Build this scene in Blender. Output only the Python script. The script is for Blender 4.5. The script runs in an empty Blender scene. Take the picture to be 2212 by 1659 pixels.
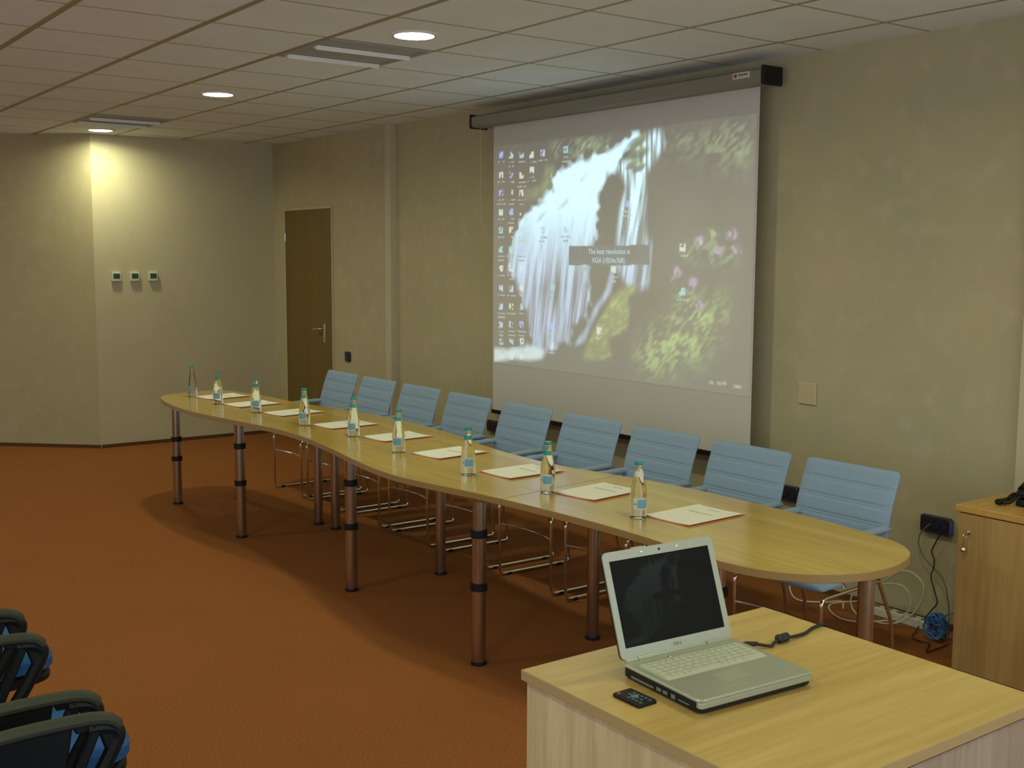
import bpy, bmesh, math, random, json
import numpy as np
from mathutils import Vector, Matrix
random.seed(7)
C = bpy.context.scene.collection
PI = math.pi
DATA = json.loads('''{"outline":[[-7.538,2.588],[-7.385,2.556],[-7.203,2.534],[-7.02,2.525],[-6.847,2.526],[-6.672,2.54],[-6.492,2.563],[-6.314,2.592],[-6.127,2.623],[-5.943,2.647],[-5.841,2.66],[-5.781,2.663],[-5.617,2.66],[-5.36,2.644],[-5.069,2.603],[-4.78,2.554],[-4.542,2.524],[-4.377,2.513],[-4.266,2.517],[-4.139,2.534],[-3.983,2.561],[-3.826,2.591],[-3.64,2.616],[-3.414,2.639],[-3.206,2.654],[-3.03,2.662],[-2.845,2.66],[-2.651,2.646],[-2.48,2.643],[-2.349,2.67],[-2.253,2.726],[-2.185,2.8],[-2.142,2.884],[-2.124,2.982],[-2.134,3.086],[-2.162,3.172],[-2.191,3.224],[-2.224,3.262],[-2.274,3.301],[-2.338,3.327],[-2.426,3.343],[-2.544,3.36],[-2.67,3.374],[-2.837,3.385],[-3.064,3.39],[-3.293,3.389],[-3.505,3.375],[-3.741,3.332],[-3.978,3.286],[-4.136,3.264],[-4.258,3.258],[-4.44,3.263],[-4.676,3.284],[-4.884,3.318],[-5.062,3.354],[-5.248,3.382],[-5.456,3.396],[-5.684,3.403],[-5.925,3.398],[-6.224,3.362],[-6.518,3.316],[-6.724,3.277],[-6.964,3.241],[-7.304,3.219],[-7.604,3.178],[-7.766,3.094],[-7.805,2.96],[-7.772,2.8],[-7.713,2.684],[-7.641,2.625]],"S":{"p1":[[0.316,0.127],[0.396,0.099],[0.455,0.088],[0.537,0.063],[0.584,0.028],[0.63,0.021],[0.616,0.056],[0.569,0.092],[0.538,0.148],[0.506,0.187],[0.483,0.228],[0.471,0.304],[0.463,0.356],[0.464,0.408],[0.452,0.46],[0.435,0.513],[0.428,0.584],[0.442,0.671],[0.43,0.761],[0.369,0.801],[0.369,0.865],[0.277,0.912],[0.249,0.944],[0.08,0.963],[0.069,0.935],[0.191,0.893],[0.17,0.78],[0.14,0.687],[0.098,0.593],[0.067,0.545],[0.108,0.42],[0.137,0.335],[0.167,0.299],[0.234,0.265],[0.28,0.205],[0.28,0.169]],"p2":[[0.653,0.028],[0.697,0.018],[0.71,0.083],[0.663,0.151],[0.644,0.182],[0.648,0.412],[0.668,0.445],[0.66,0.618],[0.625,0.637],[0.586,0.621],[0.544,0.546],[0.547,0.427],[0.557,0.308],[0.58,0.226],[0.547,0.156],[0.523,0.163],[0.538,0.131],[0.586,0.127],[0.616,0.081]],"p3":[[0.524,0.555],[0.533,0.58],[0.523,0.65],[0.48,0.713],[0.447,0.786],[0.422,0.86],[0.378,0.882],[0.43,0.797],[0.455,0.724],[0.505,0.642]],"pool":[[0.005,0.933],[0.08,0.934],[0.191,0.903],[0.249,0.915],[0.24,0.954],[0.181,0.971],[0.1,0.971],[0.006,1.002]],"moss":[[0.586,0.621],[0.617,0.612],[0.614,0.646],[0.586,0.664],[0.595,0.714],[0.588,0.792],[0.516,0.841],[0.533,0.918],[0.414,0.941],[0.44,0.849],[0.481,0.766],[0.53,0.667],[0.554,0.639]],"gur":[[0.712,0.036],[0.992,0.032],[0.995,0.152],[0.927,0.19],[0.86,0.146],[0.791,0.101],[0.721,0.116]],"glr":[[0.644,0.837],[0.718,0.739],[0.782,0.686],[0.878,0.649],[0.937,0.646],[0.919,0.724],[0.901,0.803],[0.856,0.887],[0.751,0.949],[0.614,0.96]],"gul":[[0.247,0.112],[0.294,0.125],[0.28,0.223],[0.234,0.247],[0.146,0.252],[0.146,0.214],[0.234,0.201]],"gtop":[[0.26,0.014],[0.471,0.022],[0.537,0.03],[0.472,0.073],[0.334,0.084],[0.289,0.097]],"rocks":[[0.612,0.052],[0.62,0.101],[0.598,0.14],[0.621,0.155],[0.585,0.061],[0.406,0.179],[0.327,0.28],[0.23,0.33]],"flow":[[0.833,0.442],[0.935,0.421],[0.894,0.478],[0.949,0.47],[0.762,0.558],[0.815,0.597],[0.838,0.678],[0.876,0.416]],"icons":[[0.039,0.044],[0.039,0.135],[0.04,0.216],[0.04,0.303],[0.04,0.385],[0.04,0.473],[0.041,0.56],[0.041,0.653],[0.042,0.736],[0.042,0.82],[0.043,0.899],[0.043,0.968],[0.088,0.05],[0.089,0.139],[0.089,0.22],[0.089,0.305],[0.09,0.386],[0.09,0.473],[0.091,0.559],[0.091,0.651],[0.092,0.733],[0.092,0.816],[0.093,0.893],[0.093,0.962],[0.137,0.054],[0.138,0.144],[0.138,0.223],[0.139,0.307],[0.14,0.388],[0.14,0.473],[0.14,0.558],[0.141,0.648],[0.142,0.73],[0.142,0.812],[0.143,0.888],[0.143,0.956],[0.184,0.06],[0.185,0.124],[0.234,0.056],[0.334,0.053],[0.237,0.39],[0.337,0.388],[0.58,0.293],[0.532,0.554],[0.284,0.638],[0.283,0.809],[0.282,0.893],[0.479,0.81],[0.778,0.466],[0.781,0.633]],"task":[[0.881,0.963],[0.905,0.965],[0.921,0.961],[0.957,0.966],[0.967,0.966]],"box":[[0.351,0.46],[0.664,0.457],[0.666,0.535],[0.352,0.54]],"txt":[[0.512,0.484],[0.513,0.518]]},"w1":[[-3.742,4.5,0.063],[-3.75,4.5,0.029],[-3.705,4.467,0.008],[-3.637,4.426,0.008],[-3.582,4.445,0.008],[-3.519,4.5,0.012],[-3.427,4.5,0.038],[-3.308,4.5,0.075],[-3.251,4.5,0.105]],"w2":[[-3.312,4.5,0.155],[-3.351,4.5,0.115],[-3.373,4.5,0.069],[-3.372,4.5,0.039],[-3.352,4.5,0.008],[-3.284,4.457,0.008],[-3.232,4.45,0.008],[-3.16,4.461,0.008],[-3.115,4.5,0.015],[-3.051,4.5,0.057],[-3.005,4.5,0.118],[-2.981,4.5,0.177],[-2.984,4.5,0.229],[-3.018,4.5,0.26],[-3.067,4.5,0.273],[-3.116,4.5,0.256],[-3.165,4.5,0.22],[-3.197,4.5,0.188]],"w3":[[-3.29,4.46,0.082],[-3.396,4.46,0.05],[-3.444,4.46,0.032],[-3.468,4.46,0.016],[-3.442,4.427,0.008],[-3.363,4.373,0.008],[-3.297,4.358,0.008],[-3.235,4.393,0.008],[-3.16,4.46,0.02],[-3.083,4.46,0.051],[-3.03,4.46,0.099],[-3.016,4.46,0.141],[-3.029,4.46,0.186],[-3.069,4.46,0.211],[-3.135,4.46,0.205],[-3.179,4.46,0.189]],"b1":[[-3.027,4.6,0.49],[-3.053,4.6,0.465],[-3.079,4.6,0.431],[-3.085,4.6,0.395],[-3.081,4.6,0.371],[-3.051,4.6,0.324],[-3.001,4.6,0.286],[-2.962,4.6,0.256],[-2.933,4.6,0.21],[-2.919,4.6,0.151],[-2.914,4.6,0.113]],"b2":[[-2.945,4.58,0.485],[-2.966,4.58,0.447],[-2.988,4.58,0.404],[-3.002,4.58,0.367],[-2.987,4.58,0.336],[-2.988,4.58,0.293],[-2.999,4.58,0.251],[-2.983,4.58,0.201],[-2.964,4.58,0.152],[-2.963,4.58,0.128],[-2.993,4.58,0.087],[-3.038,4.58,0.02],[-2.991,4.457,0.008],[-2.962,4.4,0.008],[-2.908,4.382,0.008],[-2.867,4.391,0.008],[-2.812,4.286,0.008],[-2.806,4.339,0.008],[-2.811,4.447,0.008]]}''')

# ---------------------------------------------------------------- mesh builder
class MB:
    def __init__(s):
        s.v = []; s.f = []; s.m = []; s.sm = []
    def add(s, vs, fs, mi=0, smooth=False):
        b = len(s.v)
        s.v += [tuple(v) for v in vs]
        for f in fs:
            s.f.append(tuple(b + i for i in f)); s.m.append(mi); s.sm.append(smooth)
        return s
    def box(s, x0, x1, y0, y1, z0, z1, mi=0, M=None):
        vs = [(x, y, z) for z in (z0, z1) for y in (y0, y1) for x in (x0, x1)]
        if M: vs = [M @ Vector(v) for v in vs]
        return s.add(vs, [(0, 2, 3, 1), (4, 5, 7, 6), (0, 1, 5, 4), (2, 6, 7, 3), (0, 4, 6, 2), (1, 3, 7, 5)], mi)
    def prism(s, poly, z0, z1, mi=0, side=None):
        n = len(poly)
        a = sum(poly[i][0]*poly[(i+1) % n][1]-poly[(i+1) % n][0]*poly[i][1] for i in range(n))
        if a < 0: poly = poly[::-1]
        vs = [(x, y, z0) for x, y in poly] + [(x, y, z1) for x, y in poly]
        s.add(vs, [tuple(range(n))[::-1], tuple(range(n, 2*n))], mi)
        s.add(vs, [(i, (i+1) % n, n+(i+1) % n, n+i) for i in range(n)], mi if side is None else side)
        return s
    def bprism(s, poly, z0, z1, b, mi=0, side=None):
        """prism with a small chamfer of size b at the upper and lower rim"""
        n = len(poly)
        a = sum(poly[i][0]*poly[(i+1) % n][1]-poly[(i+1) % n][0]*poly[i][1] for i in range(n))
        if a < 0: poly = poly[::-1]
        ins = []
        for i in range(n):
            p, q, r = Vector(poly[i-1]), Vector(poly[i]), Vector(poly[(i+1) % n])
            d1 = (q-p).normalized(); d2 = (r-q).normalized()
            n1 = Vector((-d1.y, d1.x)); n2 = Vector((-d2.y, d2.x)); m = n1+n2
            if m.length < 1e-6: m = n1.copy()
            m.normalize(); k = b/max(.35, m.dot(n1))
            ins.append((q.x+m.x*k, q.y+m.y*k))
        L = [[(x, y, z0) for x, y in ins], [(x, y, z0+b) for x, y in poly], [(x, y, z1-b) for x, y in poly], [(x, y, z1) for x, y in ins]]
        vs = sum(L, [])
        s.add(vs, [tuple(range(n))[::-1], tuple(range(3*n, 4*n))], mi)
        sd = mi if side is None else side
        for k in range(3):
            s.add(vs, [(k*n+i, k*n+(i+1) % n, (k+1)*n+(i+1) % n, (k+1)*n+i) for i in range(n)], sd)
        return s
    def tube(s, pts, r, n=10, mi=0, closed=False, caps=True):
        P = [Vector(p) for p in pts]; N = len(P)
        rs = r if isinstance(r, (list, tuple)) else [r]*N
        T = []
        for i in range(N):
            if closed: t = P[(i+1) % N]-P[i-1]
            else: t = P[min(i+1, N-1)]-P[max(i-1, 0)]
            T.append(t.normalized())
        u = T[0].orthogonal().normalized(); vs = []
        for i in range(N):
            u = (u-T[i]*u.dot(T[i]))
            if u.length < 1e-6: u = T[i].orthogonal()
            u.normalize(); w = T[i].cross(u)
            for k in range(n):
                a = 2*PI*k/n
                vs.append(P[i]+(u*math.cos(a)+w*math.sin(a))*rs[i])
        fs = []
        for i in range(N if closed else N-1):
            j = (i+1) % N
            for k in range(n):
                fs.append((i*n+k, i*n+(k+1) % n, j*n+(k+1) % n, j*n+k))
        s.add(vs, fs, mi, True)
        if caps and not closed:
            s.add(vs, [tuple(range(n))[::-1], tuple(range((N-1)*n, N*n))], mi)
        return s
    def lathe(s, prof, cx=0, cy=0, n=24, mi=0, smooth=True, caps=True):
        vs = []
        for r, z in prof:
            for k in range(n):
                a = 2*PI*k/n
                vs.append((cx+r*math.cos(a), cy+r*math.sin(a), z))
        m = len(prof)
        s.add(vs, [(i*n+k, i*n+(k+1) % n, (i+1)*n+(k+1) % n, (i+1)*n+k) for i in range(m-1) for k in range(n)], mi, smooth)
        if caps: s.add(vs, [tuple(range(n))[::-1], tuple(range((m-1)*n, m*n))], mi)
        return s
    def mesh(s, name, mats, M=None, weld=True, bevel=0):
        me = bpy.data.meshes.new(name)
        vs = s.v if M is None else [tuple(M @ Vector(v)) for v in s.v]
        me.from_pydata(vs, [], s.f)
        for m in mats: me.materials.append(m)
        me.polygons.foreach_set('material_index', s.m)
        me.polygons.foreach_set('use_smooth', s.sm)
        if weld:
            bm = bmesh.new(); bm.from_mesh(me)
            bmesh.ops.remove_doubles(bm, verts=bm.verts, dist=1e-5)
            bmesh.ops.recalc_face_normals(bm, faces=bm.faces)
            for e in bm.edges:
                if len(e.link_faces) == 2 and e.calc_face_angle(0) > .75: e.smooth = False
            bm.to_mesh(me); bm.free()
        me.update()
        return me
    def build(s, name, mats, parent=None, M=None, bevel=0, weld=True, label=None):
        if not isinstance(mats, (list, tuple)): mats = [mats]
        o = bpy.data.objects.new(name, s.mesh(name, mats, M, weld)); C.objects.link(o)
        if parent: o.parent = parent
        if bevel:
            md = o.modifiers.new('bevel', 'BEVEL'); md.width = bevel; md.segments = 2; md.limit_method = 'ANGLE'; md.angle_limit = math.radians(50)
        if label: o['label'] = label
        return o

def smooth_path(pts, k=6, closed=False):
    P = [Vector(p) for p in pts]; n = len(P); out = []
    for i in range(n if closed else n-1):
        if closed: a, b, c, d = P[i-1], P[i], P[(i+1) % n], P[(i+2) % n]
        else: a, b, c, d = P[max(i-1, 0)], P[i], P[i+1], P[min(i+2, n-1)]
        for j in range(k):
            t = j/k
            out.append(.5*((2*b)+(c-a)*t+(2*a-5*b+4*c-d)*t*t+(3*b-a-3*c+d)*t**3))
    if not closed: out.append(P[-1])
    return out

def fillet(pts, r, k=5):
    """polyline with its corners rounded to about radius r"""
    P = [Vector(p) for p in pts]; out = [P[0]]
    for i in range(1, len(P)-1):
        a, b, c = P[i-1], P[i], P[i+1]
        d = min(r, (b-a).length*.49, (c-b).length*.49)
        p = b+(a-b).normalized()*d; q = b+(c-b).normalized()*d
        for j in range(k+1):
            t = j/k; out.append(p*(1-t)**2+b*2*t*(1-t)+q*t*t)
    out.append(P[-1]); return out

def rrect(x0, x1, y0, y1, r, k=5):
    o = []
    for cx, cy, a0 in ((x1-r, y1-r, 0), (x0+r, y1-r, 90), (x0+r, y0+r, 180), (x1-r, y0+r, 270)):
        for j in range(k+1):
            a = math.radians(a0+90*j/k); o.append((cx+r*math.cos(a), cy+r*math.sin(a)))
    return o

def thing(name, label, cat, loc=(0, 0, 0), rotz=0, group=None):
    o = bpy.data.objects.new(name, None); C.objects.link(o)
    o.location = loc; o.rotation_euler = (0, 0, rotz); o.empty_display_size = .05
    tag(o, label, cat, group); return o
def tag(o, label, cat, group=None):
    o['label'] = label; o['category'] = cat
    if group: o['group'] = group
    return o
def struct(o):
    o['kind'] = 'structure'; return o
def dup(root, loc, label, rotz=None):
    def cp(o, par):
        c = o.copy(); C.objects.link(c)
        if par: c.parent = par
        for ch in kids.get(o.name, []): cp(ch, c)
        return c
    kids = {}
    for o in list(C.objects):
        if o.parent: kids.setdefault(o.parent.name, []).append(o)
    r = cp(root, None); r.location = loc
    if rotz is not None: r.rotation_euler = (0, 0, rotz)
    r['label'] = label
    return r

# ---------------------------------------------------------------- materials
def new_mat(name):
    m = bpy.data.materials.new(name); m.use_nodes = True
    nt = m.node_tree; b = nt.nodes['Principled BSDF']
    return m, nt, b
def col(c): return (c[0], c[1], c[2], 1)
def simple(name, c, rough=.6, metal=0, spec=.5, coat=0, noise=0, nscale=60, bump=0):
    m, nt, b = new_mat(name)
    b.inputs['Base Color'].default_value = col(c); b.inputs['Roughness'].default_value = rough
    b.inputs['Metallic'].default_value = metal; b.inputs['Specular IOR Level'].default_value = spec
    b.inputs['Coat Weight'].default_value = coat
    if noise or bump:
        tc = nt.nodes.new('ShaderNodeTexCoord'); no = nt.nodes.new('ShaderNodeTexNoise')
        no.inputs['Scale'].default_value = nscale; no.inputs['Detail'].default_value = 3
        nt.links.new(tc.outputs['Object'], no.inputs['Vector'])
        if noise:
            r = nt.nodes.new('ShaderNodeValToRGB')
            r.color_ramp.elements[0].position = .3; r.color_ramp.elements[1].position = .7
            r.color_ramp.elements[0].color = col([x*(1-noise) for x in c]); r.color_ramp.elements[1].color = col([min(1, x*(1+noise)) for x in c])
            nt.links.new(no.outputs['Fac'], r.inputs[0]); nt.links.new(r.outputs[0], b.inputs['Base Color'])
        if bump:
            bp = nt.nodes.new('ShaderNodeBump'); bp.inputs['Strength'].default_value = bump; bp.inputs['Distance'].default_value = .004
            nt.links.new(no.outputs['Fac'], bp.inputs['Height']); nt.links.new(bp.outputs[0], b.inputs['Normal'])
    return m
def mottled(name, a, bcol, c3, s1=1.4, s2=5):
    m, nt, b = new_mat(name); L = nt.links
    tc = nt.nodes.new('ShaderNodeTexCoord')
    def noise(s, d, dist=0):
        n = nt.nodes.new('ShaderNodeTexNoise'); n.inputs['Scale'].default_value = s; n.inputs['Detail'].default_value = d
        n.inputs['Distortion'].default_value = dist; L.new(tc.outputs['Object'], n.inputs['Vector']); return n
    def ramp(n, p0, p1):
        r = nt.nodes.new('ShaderNodeMapRange'); r.inputs['From Min'].default_value = p0; r.inputs['From Max'].default_value = p1
        L.new(n.outputs['Fac'], r.inputs['Value']); return r
    def mix(f, x, y):
        k = nt.nodes.new('ShaderNodeMix'); k.data_type = 'RGBA'; L.new(f.outputs[0], k.inputs[0])
        for i, v in ((6, x), (7, y)):
            if isinstance(v, tuple): k.inputs[i].default_value = v
            else: L.new(v.outputs[2], k.inputs[i])
        return k
    m1 = mix(ramp(noise(s1, 5, .2), .35, .65), col(a), col(bcol))
    m2 = mix(ramp(noise(s2, 6, .3), .52, .75), m1, col(c3))
    L.new(m2.outputs[2], b.inputs['Base Color'])
    b.inputs['Roughness'].default_value = .75; b.inputs['Specular IOR Level'].default_value = .25
    nb = noise(45, 4); bp = nt.nodes.new('ShaderNodeBump'); bp.inputs['Strength'].default_value = .12; bp.inputs['Distance'].default_value = .003
    L.new(nb.outputs['Fac'], bp.inputs['Height']); L.new(bp.outputs[0], b.inputs['Normal'])
    return m
def wood(name, light, dark, axis='x', rough=.35, coat=0, fine=60, broad=5, contrast=1.0):
    m, nt, b = new_mat(name); L = nt.links
    tc = nt.nodes.new('ShaderNodeTexCoord')
    st = {'x': (.06, 1, 1), 'y': (1, .06, 1), 'z': (1, 1, .06)}[axis]
    def layer(sc, det, dist):
        mp = nt.nodes.new('ShaderNodeMapping'); mp.inputs['Scale'].default_value = [k*sc for k in st]
        L.new(tc.outputs['Object'], mp.inputs['Vector'])
        n = nt.nodes.new('ShaderNodeTexNoise'); n.inputs['Scale'].default_value = 1; n.inputs['Detail'].default_value = det
        n.inputs['Distortion'].default_value = dist; L.new(mp.outputs[0], n.inputs['Vector']); return n
    a = layer(fine, 3, .2); c = layer(broad, 4, .8)
    add = nt.nodes.new('ShaderNodeMath'); add.operation = 'MULTIPLY_ADD'; add.inputs[1].default_value = .45
    L.new(a.outputs['Fac'], add.inputs[0])
    mul = nt.nodes.new('ShaderNodeMath'); mul.operation = 'MULTIPLY'; mul.inputs[1].default_value = .55
    L.new(c.outputs['Fac'], mul.inputs[0]); L.new(mul.outputs[0], add.inputs[2])
    r = nt.nodes.new('ShaderNodeValToRGB'); r.color_ramp.elements[0].position = .5-.13/contrast; r.color_ramp.elements[1].position = .5+.13/contrast
    r.color_ramp.elements[0].color = col(dark); r.color_ramp.elements[1].color = col(light)
    L.new(add.outputs[0], r.inputs[0]); L.new(r.outputs[0], b.inputs['Base Color'])
    b.inputs['Roughness'].default_value = rough; b.inputs['Coat Weight'].default_value = coat; b.inputs['Coat Roughness'].default_value = .18
    return m
def emit(name, c, s):
    m, nt, b = new_mat(name)
    b.inputs['Base Color'].default_value = col(c); b.inputs['Emission Color'].default_value = col(c); b.inputs['Emission Strength'].default_value = s
    return m
def glass(name, c, ior=1.4, rough=0.02):
    m, nt, b = new_mat(name)
    b.inputs['Base Color'].default_value = col(c); b.inputs['Transmission Weight'].default_value = 1
    b.inputs['IOR'].default_value = ior; b.inputs['Roughness'].default_value = rough
    return m
def attr_emit(name, base, strength, rough=.6, aname='Pic'):
    m, nt, b = new_mat(name)
    a = nt.nodes.new('ShaderNodeAttribute'); a.attribute_name = aname
    b.inputs['Base Color'].default_value = col(base); b.inputs['Roughness'].default_value = rough
    nt.links.new(a.outputs['Color'], b.inputs['Emission Color']); b.inputs['Emission Strength'].default_value = strength
    return m

M_wall = mottled('wall_paint', (.50, .445, .28), (.46, .42, .27), (.54, .48, .345), 2.6, 9)
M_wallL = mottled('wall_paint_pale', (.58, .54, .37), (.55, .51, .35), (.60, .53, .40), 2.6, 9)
M_door = wood('door_veneer', (.185, .125, .032), (.15, .10, .024), 'z', .45)
M_trim = simple('trim_paint', (.55, .50, .36), .7)
M_base = simple('base_strip', (.11, .045, .012), .9)
M_chrome = simple('chrome', (.78, .76, .72), .14, 1)
M_legm = simple('satin_leg_metal', (.50, .47, .44), .2, 1)
M_black = simple('black_plastic', (.008, .009, .009), .45, spec=.28)
M_dark = simple('dark_socket_plastic', (.022, .024, .05), .3)
M_darkfit = simple('socket_inner', (.01, .01, .014), .4)
M_top = wood('beech_table_top', (.57, .41, .095), (.43, .29, .055), 'x', .17, .3, 46, 6)
M_edge = simple('beech_edge_band', (.36, .235, .085), .42)
M_desk = wood('beech_desk_top', (.62, .45, .15), (.50, .34, .10), 'y', .32, .15, 60, 9)
M_deskside = wood('beech_desk_side', (.66, .54, .32), (.50, .38, .21), 'z', .5, 0, 70, 16)
M_deskedge = simple('desk_edge_band', (.40, .29, .13), .5)
M_cab = wood('cabinet_front_beech', (.47, .31, .11), (.36, .22, .07), 'z', .5, 0, 50, 8)
M_cabtop = wood('cabinet_top_beech', (.60, .37, .10), (.50, .29, .07), 'y', .4, 0, 50, 8)
M_fab = simple('grey_blue_fabric', (.25, .36, .52), .85, noise=.10, nscale=380, bump=.25)
M_fabarm = simple('arm_pad_fabric', (.26, .36, .47), .7)
M_blue = simple('bright_blue_fabric', (.014, .10, .33), .9, noise=.15, nscale=300)
M_armblk = simple('armrest_rubber', (.036, .042, .030), .55, spec=.3)
M_paper = simple('paper', (.80, .80, .70), .7)
M_ink = simple('print_ink', (.35, .36, .34), .8)
M_red = simple('red_folder_card', (.52, .13, .085), .6)
M_redp = simple('pink_folder_card', (.60, .24, .16), .6)
M_glass = glass('bottle_glass', (.93, .98, .95), 1.36, .01)
M_cap = simple('teal_cap', (.015, .30, .29), .35)
M_lblw = simple('label_white', (.62, .66, .62), .5)
M_lblb = simple('label_blue', (.16, .38, .52), .5)
M_lblc = simple('label_cream', (.72, .68, .42), .6)
M_silver = simple('laptop_silver', (.40, .43, .33), .36, .35)
M_key = simple('laptop_keys', (.52, .55, .42), .45)
M_scrblk = None
M_case = simple('screen_case_grey', (.24, .23, .18), .45)
M_screen = simple('screen_fabric', (.66, .65, .62), .85)
M_white = simple('white_plastic', (.62, .62, .54), .5)
M_cream = simple('cream_plastic', (.55, .50, .33), .5)
M_lcd = simple('thermostat_lcd', (.03, .07, .045), .3)
M_cable = simple('white_cable', (.62, .60, .47), .5)
M_cblk = simple('black_cable', (.015, .016, .018), .5)
M_cgrey = simple('grey_cable', (.15, .18, .18), .5)
M_cblue = simple('blue_cable', (.045, .17, .46), .4)
M_tile = simple('ceiling_tile', (.79, .86, .89), .9, noise=.03, nscale=3)
M_tbar = simple('ceiling_grid_bar', (.34, .31, .18), .6)
M_ventd = simple('vent_grey', (.36, .38, .37), .7)
M_ventw = simple('vent_blade_white', (.85, .88, .86), .4)
M_lamp = emit('lamp_diffuser', (1, .98, .86), 26)
M_ring = simple('lamp_ring', (.75, .75, .7), .4)

# carpet
M_carpet, nt, b = new_mat('carpet')
tc = nt.nodes.new('ShaderNodeTexCoord')
n1 = nt.nodes.new('ShaderNodeTexNoise'); n1.inputs['Scale'].default_value = 140; n1.inputs['Detail'].default_value = 4
n2 = nt.nodes.new('ShaderNodeTexNoise'); n2.inputs['Scale'].default_value = 2.2; n2.inputs['Detail'].default_value = 4
for n in (n1, n2): nt.links.new(tc.outputs['Object'], n.inputs['Vector'])
r1 = nt.nodes.new('ShaderNodeValToRGB'); r1.color_ramp.elements[0].position = .3; r1.color_ramp.elements[1].position = .72
r1.color_ramp.elements[0].color = (.225, .077, .022, 1); r1.color_ramp.elements[1].color = (.36, .140, .043, 1)
r2 = nt.nodes.new('ShaderNodeValToRGB'); r2.color_ramp.elements[0].color = (.88, .88, .9, 1); r2.color_ramp.elements[1].color = (1.05, 1.05, 1, 1)
mx = nt.nodes.new('ShaderNodeMix'); mx.data_type = 'RGBA'; mx.blend_type = 'MULTIPLY'; mx.inputs[0].default_value = 1
nt.links.new(n1.outputs['Fac'], r1.inputs[0]); nt.links.new(n2.outputs['Fac'], r2.inputs[0])
nt.links.new(r1.outputs[0], mx.inputs[6]); nt.links.new(r2.outputs[0], mx.inputs[7]); nt.links.new(mx.outputs[2], b.inputs['Base Color'])
b.inputs['Roughness'].default_value = .95; b.inputs['Specular IOR Level'].default_value = .1
bp = nt.nodes.new('ShaderNodeBump'); bp.inputs['Strength'].default_value = .5; bp.inputs['Distance'].default_value = .004
nt.links.new(n1.outputs['Fac'], bp.inputs['Height']); nt.links.new(bp.outputs[0], b.inputs['Normal'])

# ---------------------------------------------------------------- the room
CEIL = 2.723; WY = 4.65; WX = -10.16
struct(MB().box(-13, 1.2, -3, 4.9, -.1, 0).build('floor', M_carpet))
struct(MB().box(WX-.1, -7.98, 4.615, 4.8, 0, CEIL).build('wall_back_door_side', M_wall))
struct(MB().box(-7.98, 1.2, WY, 4.8, 0, CEIL).build('wall_back', M_wall))
struct(MB().box(-8.02, -7.935, 4.597, WY+.01, 0, CEIL).build('trim_1', M_trim))
struct(MB().box(-2.635, 1.2, 4.605, WY+.02, 0, CEIL).build('wall_right', M_wallL))
struct(MB().box(WX-.15, WX, 2.94, 4.7, 0, CEIL).build('wall_far', M_wallL))
struct(MB().box(-13, -4.2, -2.7, -2.55, 0, CEIL).build('added_shade_wall', M_wall))  # unseen wall, added to cut the ambient light on the left side
dx, dy = -.64, -.69; k = 4.2
struct(MB().prism([(WX, 2.94), (WX-.15, 2.99), (WX-.15+dx*k, 2.99+dy*k), (WX+dx*k, 2.94+dy*k)], 0, CEIL).build('wall_left', M_wall))
struct(MB().box(-7.93, -2.64, WY-.008, WY, 0, .03).build('baseboard_back', M_base))
struct(MB().box(WX, WX+.01, 2.95, 4.61, 0, .03).build('baseboard_far', M_base))
struct(MB().prism([(WX, 2.94), (WX+.012, 2.94), (WX+.012+dx*k, 2.94+dy*k), (WX+dx*k, 2.94+dy*k)], 0, .03).build('baseboard_left', M_base))

# ceiling: tiles hung in a grid of T bars
ycols = [4.325-.588*i for i in range(12)]
xrows = [.418-.6*i for i in range(12)]
xrows = [x for x in xrows if x > -6.3] + [-6.8, -7.42, -8.05, -8.7, -9.33, -9.96, -10.6, -11.2, -11.8, -12.4, -13]
vents = [(-5.582, -4.982, 2.561, 3.149), (-9.33, -8.7, 2.561, 3.149)]
tiles = MB(); ye = [4.8]+ycols; xe = [1.2]+xrows
for i in range(len(xe)-1):
    for j in range(len(ye)-1):
        x1, x0, y1, y0 = xe[i], xe[i+1], ye[j], ye[j+1]
        if any(abs(x0-v[0]) < .1 and abs(y0-v[2]) < .1 for v in vents): continue
        tiles.box(x0, x1, y0, y1, CEIL, CEIL+.02, 0)
tiles.box(-13, 1.2, ye[-1], 4.8, CEIL+.021, CEIL+.05, 1)
for y in ycols:
    hw_ = .011 if y > 3 else .016
    tiles.box(-13, 1.2, y-hw_, y+hw_, CEIL-.0015, CEIL, 1)
for x in xrows:
    tiles.box(x-.0055, x+.0055, ye[-1], WY, CEIL-.0012, CEIL, 1)
ceil = struct(tiles.build('ceiling', [M_tile, M_tbar]))
for n, (x0, x1, y0, y1) in enumerate(vents):
    t = thing('ceiling_vent', ['square ceiling air vent with two bright blades beside the nearest downlight',
                               'square ceiling air vent with two bright blades next to the farthest downlight'][n], 'vent', (x0, y0, CEIL), 0, 'ceiling vents')
    w, d = x1-x0, y1-y0
    MB().box(.01, w-.01, .01, d-.01, -.002, .005).build('back_plate', M_ventd, t)
    f = MB(); 
    f.box(.01, .03, .01, d-.01, -.008, -.002); f.box(w-.03, w-.01, .01, d-.01, -.008, -.002)
    f.box(.03, w-.03, .01, .03, -.008, -.002); f.box(.03, w-.03, d-.03, d-.01, -.008, -.002)
    f.build('frame', M_ventd, t)
    for bx in (.045, .36):
        MB().add([(bx, .03, -.005), (bx+.045, .03, -.026), (bx+.045, d-.03, -.026), (bx, d-.03, -.005), (bx-.003, .03, -.002), (bx+.048, .03, -.004), (bx+.048, d-.03, -.004), (bx-.003, d-.03, -.002)],
                 [(0, 3, 2, 1), (4, 5, 6, 7), (0, 1, 5, 4), (3, 7, 6, 2), (1, 2, 6, 5), (0, 4, 7, 3)]).build('blade', M_ventw, t, label='white air vent blade')

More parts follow.
